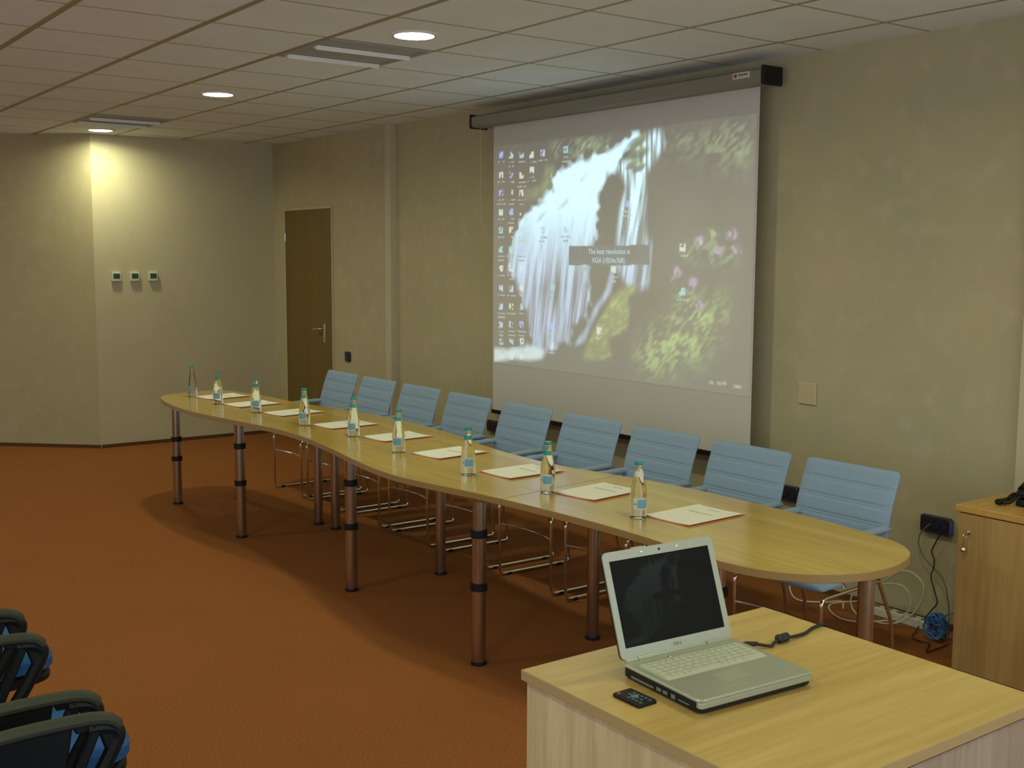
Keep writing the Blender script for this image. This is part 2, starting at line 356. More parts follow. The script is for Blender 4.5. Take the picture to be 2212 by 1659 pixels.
# downlights: three in view, the rest of the room's rows out of view
lamp0 = None
LP = [(-4.68, 2.845, 'recessed round ceiling light, lit, nearest of the three'), (-7.137, 2.875, 'recessed round ceiling light, lit, middle of the three'), (-9.80, 2.925, 'recessed round ceiling light, lit, closest to the pale far wall corner')]
def area(x, y, z, e, name='downlight'):
    l = bpy.data.lights.new(name, 'AREA'); l.shape = 'DISK'; l.size = .19; l.energy = e; l.color = LC; l.spread = math.radians(SPREAD)
    o = bpy.data.objects.new(name, l); C.objects.link(o); o.location = (x, y, z); return o
LC = (1, 1, .56); SPREAD = 165
LW = 9.5; LW2 = 9; WS = 1.2; WC = (.92, .97, 1.03); EXPO = 0; PICS = 1.0; LPS = .03

for x, y, lb in LP:
    if lamp0 is None:
        lamp0 = t = thing('ceiling_downlight', lb, 'ceiling light', (x, y, CEIL), 0, 'ceiling downlights')
        MB().lathe([(.092, -.002), (.094, -.008), (.108, -.008), (.112, -.001), (.112, .001)], n=40, caps=False).build('ring', M_ring, t)
        MB().lathe([(.001, -.0035), (.092, -.0035), (.093, -.001)], n=40).build('diffuser', M_lamp, t)
    else: dup(lamp0, (x, y, CEIL), lb)
    area(x, y, CEIL-.012, LW)
for x, y in ((-2.22, 2.85), (0.1, 2.85), (-7.137, .3), (-4.68, .3), (-9.7, .3), (-2.22, .3), (.1, .3)):
    area(x, y, CEIL-.012, LW2)

# ---------------------------------------------------------------- door, fittings on the walls
dr = MB().box(-9.89, -8.967, 4.606, 4.62, 0, 2.105).build('door_1', M_door, bevel=.002); struct(dr)
MB().box(-8.967, -8.952, 4.604, 4.62, 0, 2.12).box(-9.905, -9.89, 4.604, 4.62, 0, 2.12).box(-9.89, -8.967, 4.604, 4.62, 2.105, 2.12).build('door_frame', M_trim, dr)
hp = MB().box(-9.135, -9.10, 4.600, 4.607, .93, 1.10).build('handle_plate', M_chrome, dr, bevel=.003)
MB().tube(fillet([(-9.117, 4.602, 1.055), (-9.117, 4.56, 1.055), (-9.245, 4.56, 1.05)], .02), .0085).build('door_handle', M_chrome, dr)
MB().tube([(-9.889, 4.602, 1.83), (-9.889, 4.602, 1.90)], .008).tube([(-9.889, 4.602, .25), (-9.889, 4.602, .32)], .008).build('hinge', M_chrome, dr)

def wallbox(name, label, cat, x, y, z, w, h, d, group=None, mat=None, n=0, corner=.012):
    """fitting on the screen wall; x, z is its centre, y the wall face"""
    t = thing(name, label, cat, (x, y+.002, z), 0, group)
    P = [(px, pz) for px, pz in rrect(-w/2, w/2, -h/2, h/2, corner)]
    m = MB().bprism(P, 0, d, .005)
    R = Matrix(((1, 0, 0, 0), (0, 0, -1, 0), (0, 1, 0, 0), (0, 0, 0, 1)))
    m.build('cover', mat or M_dark, t, R)
    for i in range(n):
        cx = (i-(n-1)/2)*w/(n+.12)
        s = MB().lathe([(.021, d-.002), (.0225, d+.0015), (.019, d+.002), (.018, d-.004), (.001, d-.004)], cx, 0, 20)
        s.lathe([(.003, d-.004), (.003, d-.001)], cx-.009, 0, 8, 1).lathe([(.003, d-.004), (.003, d-.001)], cx+.009, 0, 8, 1)
        s.build('socket', [M_darkfit, M_chrome], t, R)
    return t
o1 = wallbox('wall_outlet', 'dark triple wall socket with two cables plugged in, left of the wooden cabinet', 'wall outlet', -3.022, WY, .480, .155, .082, .03, 'wall outlets', n=3)
MB().box(.0775, .083, -.03, -.004, -.034, .034).build('end_cap', simple('outlet_end_reflection', (.10, .12, .42), .15), o1)  # bluish colour paints the light reflected on the outlet's right end
wallbox('wall_outlet', 'dark wall socket showing between the two nearest chair backs', 'wall outlet', -3.905, WY, .478, .155, .082, .03, 'wall outlets', n=3)
wallbox('wall_outlet', 'dark wall socket under the lower left corner of the projection screen', 'wall outlet', -6.56, WY, .50, .155, .082, .03, 'wall outlets', n=3)
sw = wallbox('light_switch', 'small square dark light switch beside the brown door', 'light switch', -8.69, 4.615, .84, .085, .085, .02)
MB().box(-.028, .028, -.024, -.019, -.03, .03).build('rocker', M_dark, sw, bevel=.002)
wallbox('blank_cover_plate', 'wall coloured square blank cover plate right of the projection screen', 'cover plate', -3.80, WY, 1.012, .115, .115, .012, mat=simple('plate_paint', (.56, .48, .30), .5), corner=.006)

th0 = None
for i, (yc, lb) in enumerate([(3.12, 'small white thermostat with dark display, left one of three on the far wall'),
                              (3.281, 'small white thermostat with dark display, middle one of three on the far wall'),
                              (3.444, 'small white thermostat with dark display, right one of three on the far wall')]):
    if i == 0:
        th0 = t = thing('thermostat', lb, 'thermostat', (WX-.002, yc, 1.503), 0, 'thermostats on the far wall')
        MB().box(0, .028, -.04, .04, -.04, .04).build('case', M_white, t, bevel=.004)
        MB().box(.0275, .0295, -.028, .028, -.016, .027).build('display', M_lcd, t)
        MB().box(.028, .031, -.02, -.008, -.033, -.025).box(.028, .031, .008, .02, -.033, -.025).build('button', M_white, t)
    else: dup(th0, (WX-.002, yc, 1.503), lb)

# ---------------------------------------------------------------- projection screen
SY = 4.54
ps = thing('projection_screen', 'large white pull-down projection screen showing a waterfall desktop', 'projection screen', (-5.27, SY, 2.62))
def sl(x): return x+5.27
MB().prism([(-.085, -.040), (-.065, -.050), (.02, -.050), (.045, -.04), (.045, .032), (-.06, .032), (-.085, .02)], sl(-6.585), sl(-4.0)).build(
    'case', M_case, ps, Matrix(((0, 0, 1, 0), (1, 0, 0, 0), (0, 1, 0, 0), (0, 0, 0, 1))), label='grey metal screen case')
for x0, x1 in ((-6.605, -6.585), (-4.0, -3.978)):
    MB().box(sl(x0), sl(x1), -.092, .055, -.056, .040).build('end_cap', M_black, ps, bevel=.008)
fab = MB().box(sl(-6.44), sl(-4.08), -.001, .001, -1.975, -.05).build('fabric', M_screen, ps)
MB().box(sl(-6.45), sl(-4.07), -.008, .008, -2.003, -1.975).build('bottom_bar', M_black, ps, bevel=.003)
MB().tube([(sl(-6.56), -.03, -.05), (sl(-6.555), -.03, -.35), (sl(-6.55), -.03, -.70)], .0014, 6).build('pull_cord', M_cable, ps)
lg = MB().box(sl(-4.19), sl(-4.075), -.088, -.085, -.012, .02).build('maker_label', M_white, ps)
MB().lathe([(.010, .0885), (.010, .0895), (.0005, .0895)], sl(-4.17), .004, 16).build('logo_dot', simple('logo_red', (.45, .02, .03), .5), ps, Matrix(((1, 0, 0, 0), (0, 0, -1, 0), (0, 1, 0, 0), (0, 0, 0, 1))))
m = MB()
for i in range(5): m.box(sl(-4.15)+i*.013, sl(-4.15)+i*.013+.009, -.0895, -.0885, .001, .011)
m.build('logo_letters', simple('logo_grey', (.12, .13, .13), .6), ps)

def rs(seed): return np.random.RandomState(seed)
def vnoise(nu, nv, cu, cv, seed):
    g = rs(seed).rand(cv+2, cu+2)
    u = np.linspace(0, cu, nu); v = np.linspace(0, cv, nv)
    iu = u.astype(int); iv = v.astype(int); fu = u-iu; fv = v-iv
    fu = fu*fu*(3-2*fu); fv = fv*fv*(3-2*fv)
    a = g[np.ix_(iv, iu)]; b_ = g[np.ix_(iv, iu+1)]; c_ = g[np.ix_(iv+1, iu)]; d_ = g[np.ix_(iv+1, iu+1)]
    return (a*(1-fu)+b_*fu)*(1-fv)[:, None]+(c_*(1-fu)+d_*fu)*fv[:, None]
def blur(a, k):
    if k < 1: return a
    for ax in (0, 1):
        p = np.pad(a, [(k, k) if i == ax else (0, 0) for i in (0, 1)], mode='edge')
        cs = np.cumsum(p, axis=ax)
        n = a.shape[ax]
        hi = np.take(cs, range(2*k, 2*k+n), axis=ax)
        lo = np.take(cs, range(0, n), axis=ax)
        a = (hi-lo)/(2*k)
    return a
def pmask(U, V, poly, k=2):
    ins = np.zeros(U.shape, bool); n = len(poly)
    for i in range(n):
        (x1, y1), (x2, y2) = poly[i], poly[(i+1) % n]
        c = ((y1 > V) != (y2 > V)) & (U < (x2-x1)*(V-y1)/((y2-y1) or 1e-9)+x1)
        ins ^= c
    return blur(ins.astype(float), k)
def waterfall(nu, nv, icons=True):
    u = np.linspace(0, 1, nu); v = np.linspace(0, 1, nv); U, V = np.meshgrid(u, v); S = DATA['S']
    A = np.zeros((nv, nu, 3))
    def over(m, c): A[:] = A*(1-m[..., None])+m[..., None]*np.array(c)
    def addl(m, c): A[:] += m[..., None]*np.array(c)
    k = max(1, nu//200)
    base = vnoise(nu, nv, 9, 6, 1); A += (base*.02)[..., None]*np.array([.8, 1, .7])
    # foliage: diagonal strokes
    D1 = vnoise(nu, nv, 40, 26, 2); D2 = vnoise(nu, nv, 110, 60, 3)
    sh = np.zeros_like(D2)
    for r in range(nv): sh[r] = np.roll(D2[r], -int(r*.55*nu/nv))
    leaf = np.clip((D1*.5+sh*.7)-.45, 0, 1)*2.2
    addl(pmask(U, V, S['gur'], 9*k)*leaf, [.10, .15, .055]); addl(pmask(U, V, S['gtop'], 5*k)*leaf, [.13, .22, .10])
    addl(pmask(U, V, S['gul'], 3*k)*(.35+leaf*.5), [.12, .17, .05])
    addl(pmask(U, V, S['glr'], 10*k)*np.clip(leaf*1.1+.12, 0, 1.3), [.15, .24, .055])
    addl(np.clip(U-.55, 0, 1)*np.clip(.5-V, 0, 1)*leaf*2, [.05, .08, .03])
    # water: vertical streaks that widen downwards
    s1 = vnoise(nu, nv, 90, 5, 5); s2 = vnoise(nu, nv, 38, 3, 6); s3 = vnoise(nu, nv, 170, 9, 8)
    tilt = np.zeros_like(s1)
    for r in range(nv): tilt[r] = np.roll((s1*.4+s2*.45+s3*.3)[r], -int(r*.10*nu/nv))
    low = np.clip((V-.28)/.36, 0, 1)
    st = np.clip(1-low*(.72-np.clip((tilt-.40)*2.0, -.2, .66)), 0, 1); st = st*(1-.10*np.clip(vnoise(nu, nv, 60, 44, 19)*2-1, 0, 1)*(1-low))
    def water(m, st, hi=(.54, .86, 1.0), lo=(.27, .34, .58)):
        w = (low*.75)[..., None]; cc = np.array(hi)*(1-w)+np.array(lo)*w
        A[:] = A*(1-(m*np.clip(st+.15, 0, 1))[..., None])+(m*st)[..., None]*cc
    edge = np.clip(vnoise(nu, nv, 60, 40, 9)*1.5-.2, 0, 1)
    m1 = pmask(U, V, S['p1'], 4*k); m1 = np.clip(m1*1.7-(1-edge)*.9*(m1 < .97), 0, 1); water(m1, st)
    m2 = pmask(U, V, S['p2'], 3*k)
    st2 = np.clip((lambda a_, b_, w_: a_*w_+b_*(1-w_))(.12+np.clip((tilt-.44)*3.6, 0, .95)*(1-.25*low), .1+np.clip(s3*1.7-.35, 0, 1), np.clip((V-.17)/.1, 0, 1)), 0, 1); water(m2, st2)
    water(pmask(U, V, S['p3'], 2*k), np.clip(.45+s1*.5, 0, 1)); over(pmask(U, V, S['pool'], 2*k)*.85, [.46, .60, .62])
    for i, (cx, cy) in enumerate(S['rocks']):
        r = [.028, .03, .022, .02, .02, .018, .03, .028][i]
        q = np.exp(-(((U-cx+(V-cy)*.8)/(r if i < 4 else r*.5))**2+((V-cy)/(r*.9))**2)**2); q *= np.clip(D2*1.6, 0, 1) if i >= 4 else 1
        over(np.clip(q*(1.1 if i < 4 else .6), 0, .9), [.02, .05, .02] if i < 4 else [.22, .36, .55])
        if i < 4: addl(np.exp(-(((U-cx)/r)**2+((V-cy+r*.7)/(r*.4))**2)), [.10, .17, .03])
    mm = pmask(U, V, S['moss'], 2*k); over(mm, [.02, .03, .01]); addl(mm*np.clip(.35+leaf*.55-(V-.70)*.6, 0, 1), [.20, .27, .035])
    for i, (cx, cy) in enumerate(S['flow']):
        q = np.exp(-(((U-cx)/.012)**2+((V-cy)/.017)**2)); q *= (.3+1.1*(D2 > .45)); q2 = np.exp(-(((U-cx+.03)/.03)**2+((V-cy-.04)/.03)**2))
        addl(q2*leaf*.8, [.14, .26, .10]); over(np.clip(q*1.2, 0, .9)*(.6+.4*D2), [.30, .19, .36] if i < 7 else [.2, .32, .14])
    if icons:
        R = rs(4)
        for i, (cx, cy) in enumerate(S['icons']):
            tone = [(.35, .5, .7), (.5, .6, .6), (.25, .35, .8), (.55, .6, .45), (.2, .5, .55)][R.randint(5)]
            q = (abs(U-cx) < .010) & (abs(V-cy) < .014)
            h_ = vnoise(nu, nv, 150, 95, 40+i % 7)
            over(blur((q & (h_ > .38)).astype(float), 1)*.85, tone)
            bright = A[min(nv-1, int(cy*nv)), max(0, int((cx-.03)*nu))].sum() > .9
            tc_ = (.05, .08, .15) if bright else (.30, .36, .36)
            for ln in range(1+R.randint(2)):
                w = .010+.012*R.rand(); vy = cy+.030+.018*ln
                q = (abs(U-cx) < w) & (abs(V-vy) < .0035) & (vnoise(nu, nv, 200, 3, 60+ln) > .3)
                over(q*.6, tc_)
        for cx, cy in S['task']: over(((abs(U-cx) < .007) & (abs(V-cy) < .006))*.5, [.28, .34, .32])
        for a_, b2 in ((.690, .455), (.695, .735)):
            pass
    over(pmask(U, V, S['box'], 1), [.015, .03, .045])
    gap = np.clip(s3*1.5-.75, 0, 1)*np.exp(-((U-.43)/.12)**2)*np.clip((V-.25)*4, 0, 1)*np.clip((.62-V)*5, 0, 1)
    A += (gap*.10*(A.sum(-1) < .25))[..., None]*np.array([.6, .8, 1.])
    A *= np.clip(1.04-.12*V, 0, 2)[..., None]
    e = np.minimum(np.minimum(U, 1-U)/.012, np.minimum(V, 1-V)/.012)
    A *= np.clip(e, 0, 1)[..., None]
    A += .012*np.array([.9, 1, 1])
    return np.clip(A, 0, 1.4)
def picture(name, nu, nv, A, mat, parent, place):
    V_, U_ = np.meshgrid(np.linspace(0, 1, nv), np.linspace(0, 1, nu), indexing='ij')
    co = place(U_.ravel(), V_.ravel())
    idx = np.arange(nu*nv).reshape(nv, nu)
    f = np.stack([idx[:-1, :-1], idx[1:, :-1], idx[1:, 1:], idx[:-1, 1:]], -1).reshape(-1, 4)
    me = bpy.data.meshes.new(name); me.from_pydata(co.tolist(), [], f.tolist()); me.materials.append(mat)
    at = me.color_attributes.new('Pic', 'FLOAT_COLOR', 'POINT')
    rgba = np.concatenate([A.reshape(-1, 3), np.ones((nu*nv, 1))], 1).astype(np.float32)
    at.data.foreach_set('color', rgba.ravel()); me.update()
    o = bpy.data.objects.new(name, me); C.objects.link(o); o.parent = parent; return o
nu, nv = 500, 320
picture('projected_image', nu, nv, waterfall(nu, nv), attr_emit('projected_picture', (.66, .65, .62), PICS, .85), ps,
        lambda U, V: np.stack([sl(-6.44)+U*2.35, -.0025+0*U, (2.44-2.62)-V*1.47], -1))
M_txt = emit('projected_text', (.5, .7, .75), .6)
def text(body, size, M, name, mat, parent, ext=.0002, spacing=1):
    cu = bpy.data.curves.new(name, 'FONT'); cu.body = body; cu.size = size; cu.align_x = 'CENTER'; cu.align_y = 'CENTER'; cu.extrude = ext; cu.space_character = spacing
    o = bpy.data.objects.new(name+'_tmp', cu); C.objects.link(o)
    bpy.context.view_layer.update()
    me = bpy.data.meshes.new_from_object(o.evaluated_get(bpy.context.evaluated_depsgraph_get()))
    bpy.data.objects.remove(o); bpy.data.curves.remove(cu)
    me.transform(M); me.materials.clear(); me.materials.append(mat); me.name = name
    q = bpy.data.objects.new(name, me); C.objects.link(q); q.parent = parent; return q
Rw = Matrix(((1, 0, 0, 0), (0, 0, -1, 0), (0, 1, 0, 0), (0, 0, 0, 1)))
for body, vv in (('The best resolution is', .482), ('XGA (1024x768).', .518)):
    text(body, (.043), Matrix.Translation((sl(-6.44)+.512*2.35, -.0035, (2.44-2.62)-vv*1.47)) @ Rw, 'message_text', M_txt, ps)

# ---------------------------------------------------------------- meeting table in four modules
TZ = .74
OUT = [tuple(p) for p in DATA['outline']]
def clip(poly, a, b, side):
    """keep the part of poly on one side of the line a-b"""
    n = (b[1]-a[1], -(b[0]-a[0])); L = math.hypot(*n)
    d = lambda p: ((p[0]-a[0])*n[0]+(p[1]-a[1])*n[1])/L*side-.0008
    out = []
    for i in range(len(poly)):
        p, q = poly[i], poly[(i+1) % len(poly)]; dp, dq = d(p), d(q)
        if dp >= 0: out.append(p)
        if (dp >= 0) != (dq >= 0):
            t = dp/(dp-dq); out.append((p[0]+(q[0]-p[0])*t, p[1]+(q[1]-p[1])*t))
    return out
seams = [((-6.40, 2), (-6.42, 4)), ((-5.03, 2), (-5.03, 4)), ((-3.60, 2.3), (-3.76, 3.35))]
LEGS = [[(-7.58, 2.70, 1), (-7.50, 3.11, 0), (-6.448, 2.683, 1), (-6.49, 3.22, 0)],
        [(-6.315, 3.25, 0), (-5.079, 2.70, 1), (-5.075, 3.236, 0)],
        [(-3.829, 2.63, 1), (-3.80, 3.23, 0)],
        [(-2.68, 2.84, 1), (-2.28, 3.12, 0)]]
tl = ['far end section of the wavy beech conference table, rounded left end', 'second section of the wavy beech conference table from its far end',
      'third section of the wavy beech conference table, between its two visible seams', 'near end section of the wavy beech conference table, rounded end beside the desk']
fine_out = [tuple(p)[:2] for p in smooth_path([(x, y, 0) for x, y in OUT], 3, True)]
for i in range(4):
    poly = fine_out
    if i > 0: poly = clip(poly, *seams[i-1], 1)
    if i < 3: poly = clip(poly, *seams[i], -1)
    t = thing('conference_table', tl[i], 'table', (0, 0, 0), 0, 'sections of the conference table')
    cx = sum(p[0] for p in poly)/len(poly); cy = 3.0
    t.location = (cx, cy, 0); Mi = Matrix.Translation((-cx, -cy, 0))
    MB().bprism(poly, TZ-.028, TZ, .0018, 0, 1).build('tabletop', [M_top, M_edge], t, Mi)
    for x, y, kd in LEGS[i]:
        H = TZ-.028; r1 = .030; c1, c2 = (.56, .335) if x > -7.55 else (.45, .316)
        lx, ly = x-cx, y-cy
        b_ = MB()
        if kd: b_.lathe([(r1, .014), (r1, c2)], lx, ly).lathe([(r1-.0015, c2), (r1-.0015, c1)], lx, ly).lathe([(.0265, c1), (.0265, H-.012)], lx, ly)
        else: b_.lathe([(.0275, .014), (.0275, H-.012)], lx, ly)
        lo = b_.build('leg', M_legm, t)
        MB().lathe([(r1+.003, 0), (r1+.004, .004), (r1+.001, .016), (.01, .016)], lx, ly).build('foot', M_black, lo)
        MB().lathe([(.045, H-.012), (.048, H-.002), (.048, H)], lx, ly).build('mounting_plate', M_legm, lo)
        if kd:
            for c in (c1, c2): MB().lathe([(r1, c-.017), (r1+.0065, c-.015), (r1+.0065, c+.015), (r1, c+.017)], lx, ly).build('collar', M_black, lo)

# ---------------------------------------------------------------- visitor chairs
def pad_mesh(w, prof, th, groove, gp=.074, gd=.0035, nx=16, r=.02):
    """upholstered pad: prof(s) gives (y, z) along its length s in 0..L; horizontal stitched channels"""
    L = prof['L']; n = int(L/.0045); vs = []; fs = []
    def ring(s, sgn):
        y, z, ny, nz = prof['f'](s)
        t = th/2
        e = min(s, L-s); t *= min(1, (max(e, 0)/.012+.08))**.5
        if groove:
            ph = (s % gp)
            for c in (gp*.42, gp*.58): t -= gd*math.exp(-((ph-c)/.004)**2)
        row = []
        ins = r*(1-math.sqrt(max(0, 1-((r-e)/r)**2))) if e < r else 0
        hw = w/2-ins
        for i in range(nx+1):
            a = -1+2*i/nx; ed = 1-abs(a)
            tt = t*min(1, (ed*w/2/.010+.05))**.5
            row.append((a*hw, y+ny*tt*sgn, z+nz*tt*sgn))
        return row
    m = nx+1
    for j in range(n+1): vs += ring(L*j/n, 1)
    for j in range(n+1): vs += ring(L*j/n, -1)
    o = (n+1)*m
    for j in range(n):
        for i in range(nx):
            a = j*m+i
            fs += [(a, a+1, a+m+1, a+m), (o+a, o+a+m, o+a+m+1, o+a+1)]
    for j in range(n):
        a = j*m; fs.append((a, a+m, o+a+m, o+a)); a += nx; fs.append((a, o+a, o+a+m, a+m))
    for i in range(nx):
        fs.append((i, o+i, o+i+1, i+1)); a = n*m+i; fs.append((a, a+1, o+a+1, o+a))
    b = MB(); b.add(vs, fs, 0, True); return b
def visitor_chair(label):
    t = thing('visitor_chair', label, 'chair', (0, 0, 0), 0, 'blue visitor chairs along the table')
    hw = .222
    for s in (-1, 1):
        x = s*hw
        path = fillet([(x, .345, .425), (x, .44, .24), (x, .475, .012), (x, 0, .012), (x, -.005, .402), (x, .345, .418)], .03)
        sf = MB().tube(path, .0078, 10).build('side_frame', M_chrome, t, label='chrome sled side frame')
        for yy in (.06, .40): MB().box(x-.009, x+.009, yy-.014, yy+.014, 0, .016).build('glide', M_black, sf, bevel=.002)
        ap = MB().tube(smooth_path([(s*.214, .405, .624), (s*.216, .32, .624), (s*.216, .16, .617), (s*.216, .035, .604)], 5), [.012]+[.0145]*14+[.011], 12)
        arm = ap.build('armrest', M_fabarm, t, Matrix.Scale(1.5, 4, (1, 0, 0)) @ Matrix.Translation((-s*.072, 0, 0)))
        MB().tube(fillet([(s*.216, .06, .60), (s*.218, .055, .55), (s*.224, .13, .43)], .04), .0065, 8).build('arm_support', M_chrome, arm)
    MB().tube(smooth_path([(-hw, 0, .285), (-.12, .035, .283), (0, .05, .282), (.12, .035, .283), (hw, 0, .285)], 4), .0058, 8).build('stretcher', M_chrome, t)
    def seatf(s): return (s-.01, .438+.010*math.sin(s*7), 0, 1)
    pad_mesh(.455, dict(L=.40, f=seatf), .034, True).build('seat', M_fab, t)
    b0 = Vector((.355, .46)); th = math.radians(14)
    def backf(s):
        bend = .018*math.sin(PI*s/.40)
        return (b0.x+math.sin(th)*s-bend+.0*s, b0.y+math.cos(th)*s, -math.cos(th), math.sin(th))
    pad_mesh(.466, dict(L=.402, f=backf), .026, True, gp=.072).build('backrest', M_fab, t)
    MB().tube(fillet([(-.15, .34, .418), (-.15, .395, .45), (-.15, .466, .76), (.15, .466, .76), (.15, .395, .45), (.15, .34, .418)], .03), .0065, 8).build('back_frame', M_chrome, t)
    return t
CX = [-7.47, -6.93, -6.37, -5.80, -5.21, -4.63, -4.07, -3.51, -2.955]
ords = ['farthest blue padded visitor chair, in front of the brown door', 'second blue padded visitor chair from the brown door', 'third blue padded visitor chair from the brown door',
        'fourth blue padded visitor chair from the door, just left of the screen edge', 'middle one of nine blue visitor chairs, under the left part of the screen',
        'blue padded visitor chair, fourth from the near end, below the screen centre', 'blue padded visitor chair, third from the near end, below the screen',
        'blue padded visitor chair at the lower right corner of the screen, next to last', 'nearest blue padded visitor chair, at the rounded near end of the table']
ch0 = visitor_chair(ords[0]); ch0.location = (CX[0], 3.47, 0)
for x, lb in zip(CX[1:], ords[1:]): dup(ch0, (x, 3.47, 0), lb)

# ---------------------------------------------------------------- bottles and paper sets
def strip(r0, r1, z0, z1, a0, a1, mi=0, n=14):
    vs = []; 
    for i in range(n+1):
        a = a0+(a1-a0)*i/n
        for r, z in ((r0, z0), (r1, z1)):
            for e in (0, .0005): vs.append(((r+e)*math.cos(a), (r+e)*math.sin(a), z))
    fs = []
    for i in range(n):
        b = i*4
        fs += [(b+1, b+5, b+7, b+3), (b, b+2, b+6, b+4), (b, b+4, b+5, b+1), (b+2, b+3, b+7, b+6)]
    fs += [(0, 1, 3, 2), (n*4, n*4+2, n*4+3, n*4+1)]
    return MB().add(vs, fs, mi, False)
def bottle(label, lbl, neck):
    t = thing('water_bottle', label, 'bottle', (0, 0, 0), 0, 'water bottles on the conference table')
    MB().lathe([(.001, .004), (.026, .0005), (.030, .003), (.0315, .012), (.0315, .086), (.030, .100), (.0265, .122), (.0215, .148), (.0175, .170), (.0148, .188), (.0142, .198)], n=32).build('glass_body', M_glass, t)
    MB().lathe([(.0150, .196), (.0158, .198), (.0158, .209), (.0150, .2125), (.001, .2135)], n=24).lathe([(.0162, .1965), (.0162, .1985)], n=24, mi=1).build('cap', [M_cap, M_white], t)
    lb = strip(.0318, .0318, .036, .079, -.85, .95).build('label', lbl, t)
    strip(.0323, .0323, .041, .074, -.35, .85).build('label_print', M_lblb, lb)
    strip(.0323, .0323, .0545, .060, -.80, -.40).build('label_mark', M_lblb, lb)
    strip(.0195, .0165, .158, .177, -1.2, 1.2).build('neck_label', neck, t)
    return t
BP = [(-7.516, 2.795), (-7.049, 2.792), (-6.545, 2.834), (-5.889, 2.842), (-5.377, 2.881), (-4.817, 2.828), (-4.146, 2.789), (-3.638, 2.841), (-3.09, 2.84)]
bl = ['glass water bottle with teal cap, farthest, alone near the left table end', 'teal-capped glass water bottle, second from the far table end',
      'teal-capped glass water bottle, third from the far table end', 'teal-capped glass water bottle in front of the farthest chair backs, fourth from far end',
      'teal-capped glass water bottle, the middle one of nine on the table', 'teal-capped glass water bottle, fourth from the near end of the table',
      'teal-capped glass water bottle, third from near end, left of the table seam', 'teal-capped glass water bottle standing on the table seam, second nearest',
      'nearest glass water bottle, white neck band, behind the open laptop']
b0 = None
rz = [-1.75, -.9, -.7, -1.05, -1.1, -1.0, -.7, -.95, -.5]
for i, (x, y) in enumerate(BP):
    if i in (0, 8): o = bottle(bl[i], M_lblw if i else M_lblb, M_lblw if i else M_glass); o.location = (x, y, TZ); o.rotation_euler.z = rz[i]
    elif i == 1: b0 = bottle(bl[i], M_lblw, M_cap); b0.location = (x, y, TZ); b0.rotation_euler.z = rz[i]
    else: dup(b0, (x, y, TZ), bl[i], rz[i])
FP = [(-7.388, 2.965, 8), (-6.91, 2.972, 7), (-6.396, 3.018, 8), (-5.768, 3.04, 4), (-5.225, 3.065, 3), (-4.645, 3.02, 6), (-4.055, 3.02, 2), (-3.52, 3.022, 7), (-2.99, 3.035, 3)]
fl = ['white paper set on a red folder, farthest, behind the leftmost bottles', 'white paper set on a red folder, second from far end', 'white paper set on a red folder, third from far end',
      'white paper set on a red folder beside the fourth bottle from far end', 'white paper set on a red folder, middle one of nine', 'white paper set on a red folder, fourth from near end',
      'white paper set on a red folder, third from near end, left of the seam', 'white paper set on a red folder, second nearest, right of the seam', 'nearest white paper set on a red folder, behind the laptop screen']
def paper_set(label):
    t = thing('paper_folder', label, 'folder', (0, 0, 0), 0, 'paper sets on the conference table')
    MB().box(-.112, .112, -.157, .157, 0, .0022).build('folder', M_red, t)
    # sheets with slightly lifted long edge
    vs = []; n = 10
    for k, off in ((0, 0), (1, .003)):
        for i in range(n+1):
            x = -.106+.216*i/n; z = .0024+.004*max(0, (x-.02)/.09)**2+.002*max(0, (-x-.05)/.05)**2
            vs += [(x, -.152, z+off), (x, .142, z+off)]
    fs = []; o = 2*(n+1)
    for i in range(n):
        a = 2*i; fs += [(o+a, o+a+2, o+a+3, o+a+1), (a, a+1, a+3, a+2), (a, a+2, o+a+2, o+a), (a+1, o+a+1, o+a+3, a+3)]
    fs += [(0, o, o+1, 1), (2*n, 2*n+1, o+2*n+1, o+2*n)]
    sh = MB().add(vs, fs).build('sheets', M_paper, t)
    R = random.Random(5); m = MB()
    for yy, x0, x1, h in ((.030, -.06, .055, .0080), (.10, -.02, .03, .005)):
        x = x0
        while x < x1:
            w = h*(.4+.5*R.random()); z = .0024+.0031+.004*max(0, (x-.02)/.09)**2
            m.box(x, x+w, yy, yy+h*(.7+.3*R.random()), z, z+.0006); x += w+h*.35
    m.build('print', M_ink, sh)
    return t
f0 = paper_set(fl[0]); f0.location = (FP[0][0], FP[0][1], TZ); f0.rotation_euler.z = math.radians(FP[0][2])
for (x, y, a), lb in zip(FP[1:], fl[1:]): dup(f0, (x, y, TZ), lb, math.radians(a))

# ---------------------------------------------------------------- presenter's desk
DX0, DX1, DY0, DY1 = -2.08, -1.268, 1.55, 2.388
dk = thing('desk', 'light beech desk with solid side panels in the near right corner, under the laptop', 'desk', (DX0, DY0, 0))
W_, D_ = DX1-DX0, DY1-DY0
MB().bprism([(0, 0), (W_, 0), (W_, D_), (0, D_)], TZ-.026, TZ, .0015, 0, 1).build('desktop', [M_desk, M_deskedge], dk)
MB().box(.008, W_-.03, .012, .030, 0, TZ-.027).build('side_panel', M_deskside, dk)
MB().box(.008, W_-.03, D_-.03, D_-.012, 0, TZ-.027).build('side_panel', M_deskside, dk)
MB().box(.010, .028, .031, D_-.031, .12, TZ-.027).build('back_panel', M_deskside, dk)
MB().box(W_-.030, W_-.012, .034, D_-.034, .06, TZ-.036).build('door_panel', wood('desk_front', (.40, .33, .24), (.30, .24, .17), 'z', .5, 0, 70, 16), dk)
MB().box(W_-.05, W_-.031, .031, D_-.031, 0, TZ-.028).build('gap_shade', simple('desk_gap_shade', (.05, .03, .015), .8), dk)  # near-black slab paints the shade in the gap between desktop and door panel

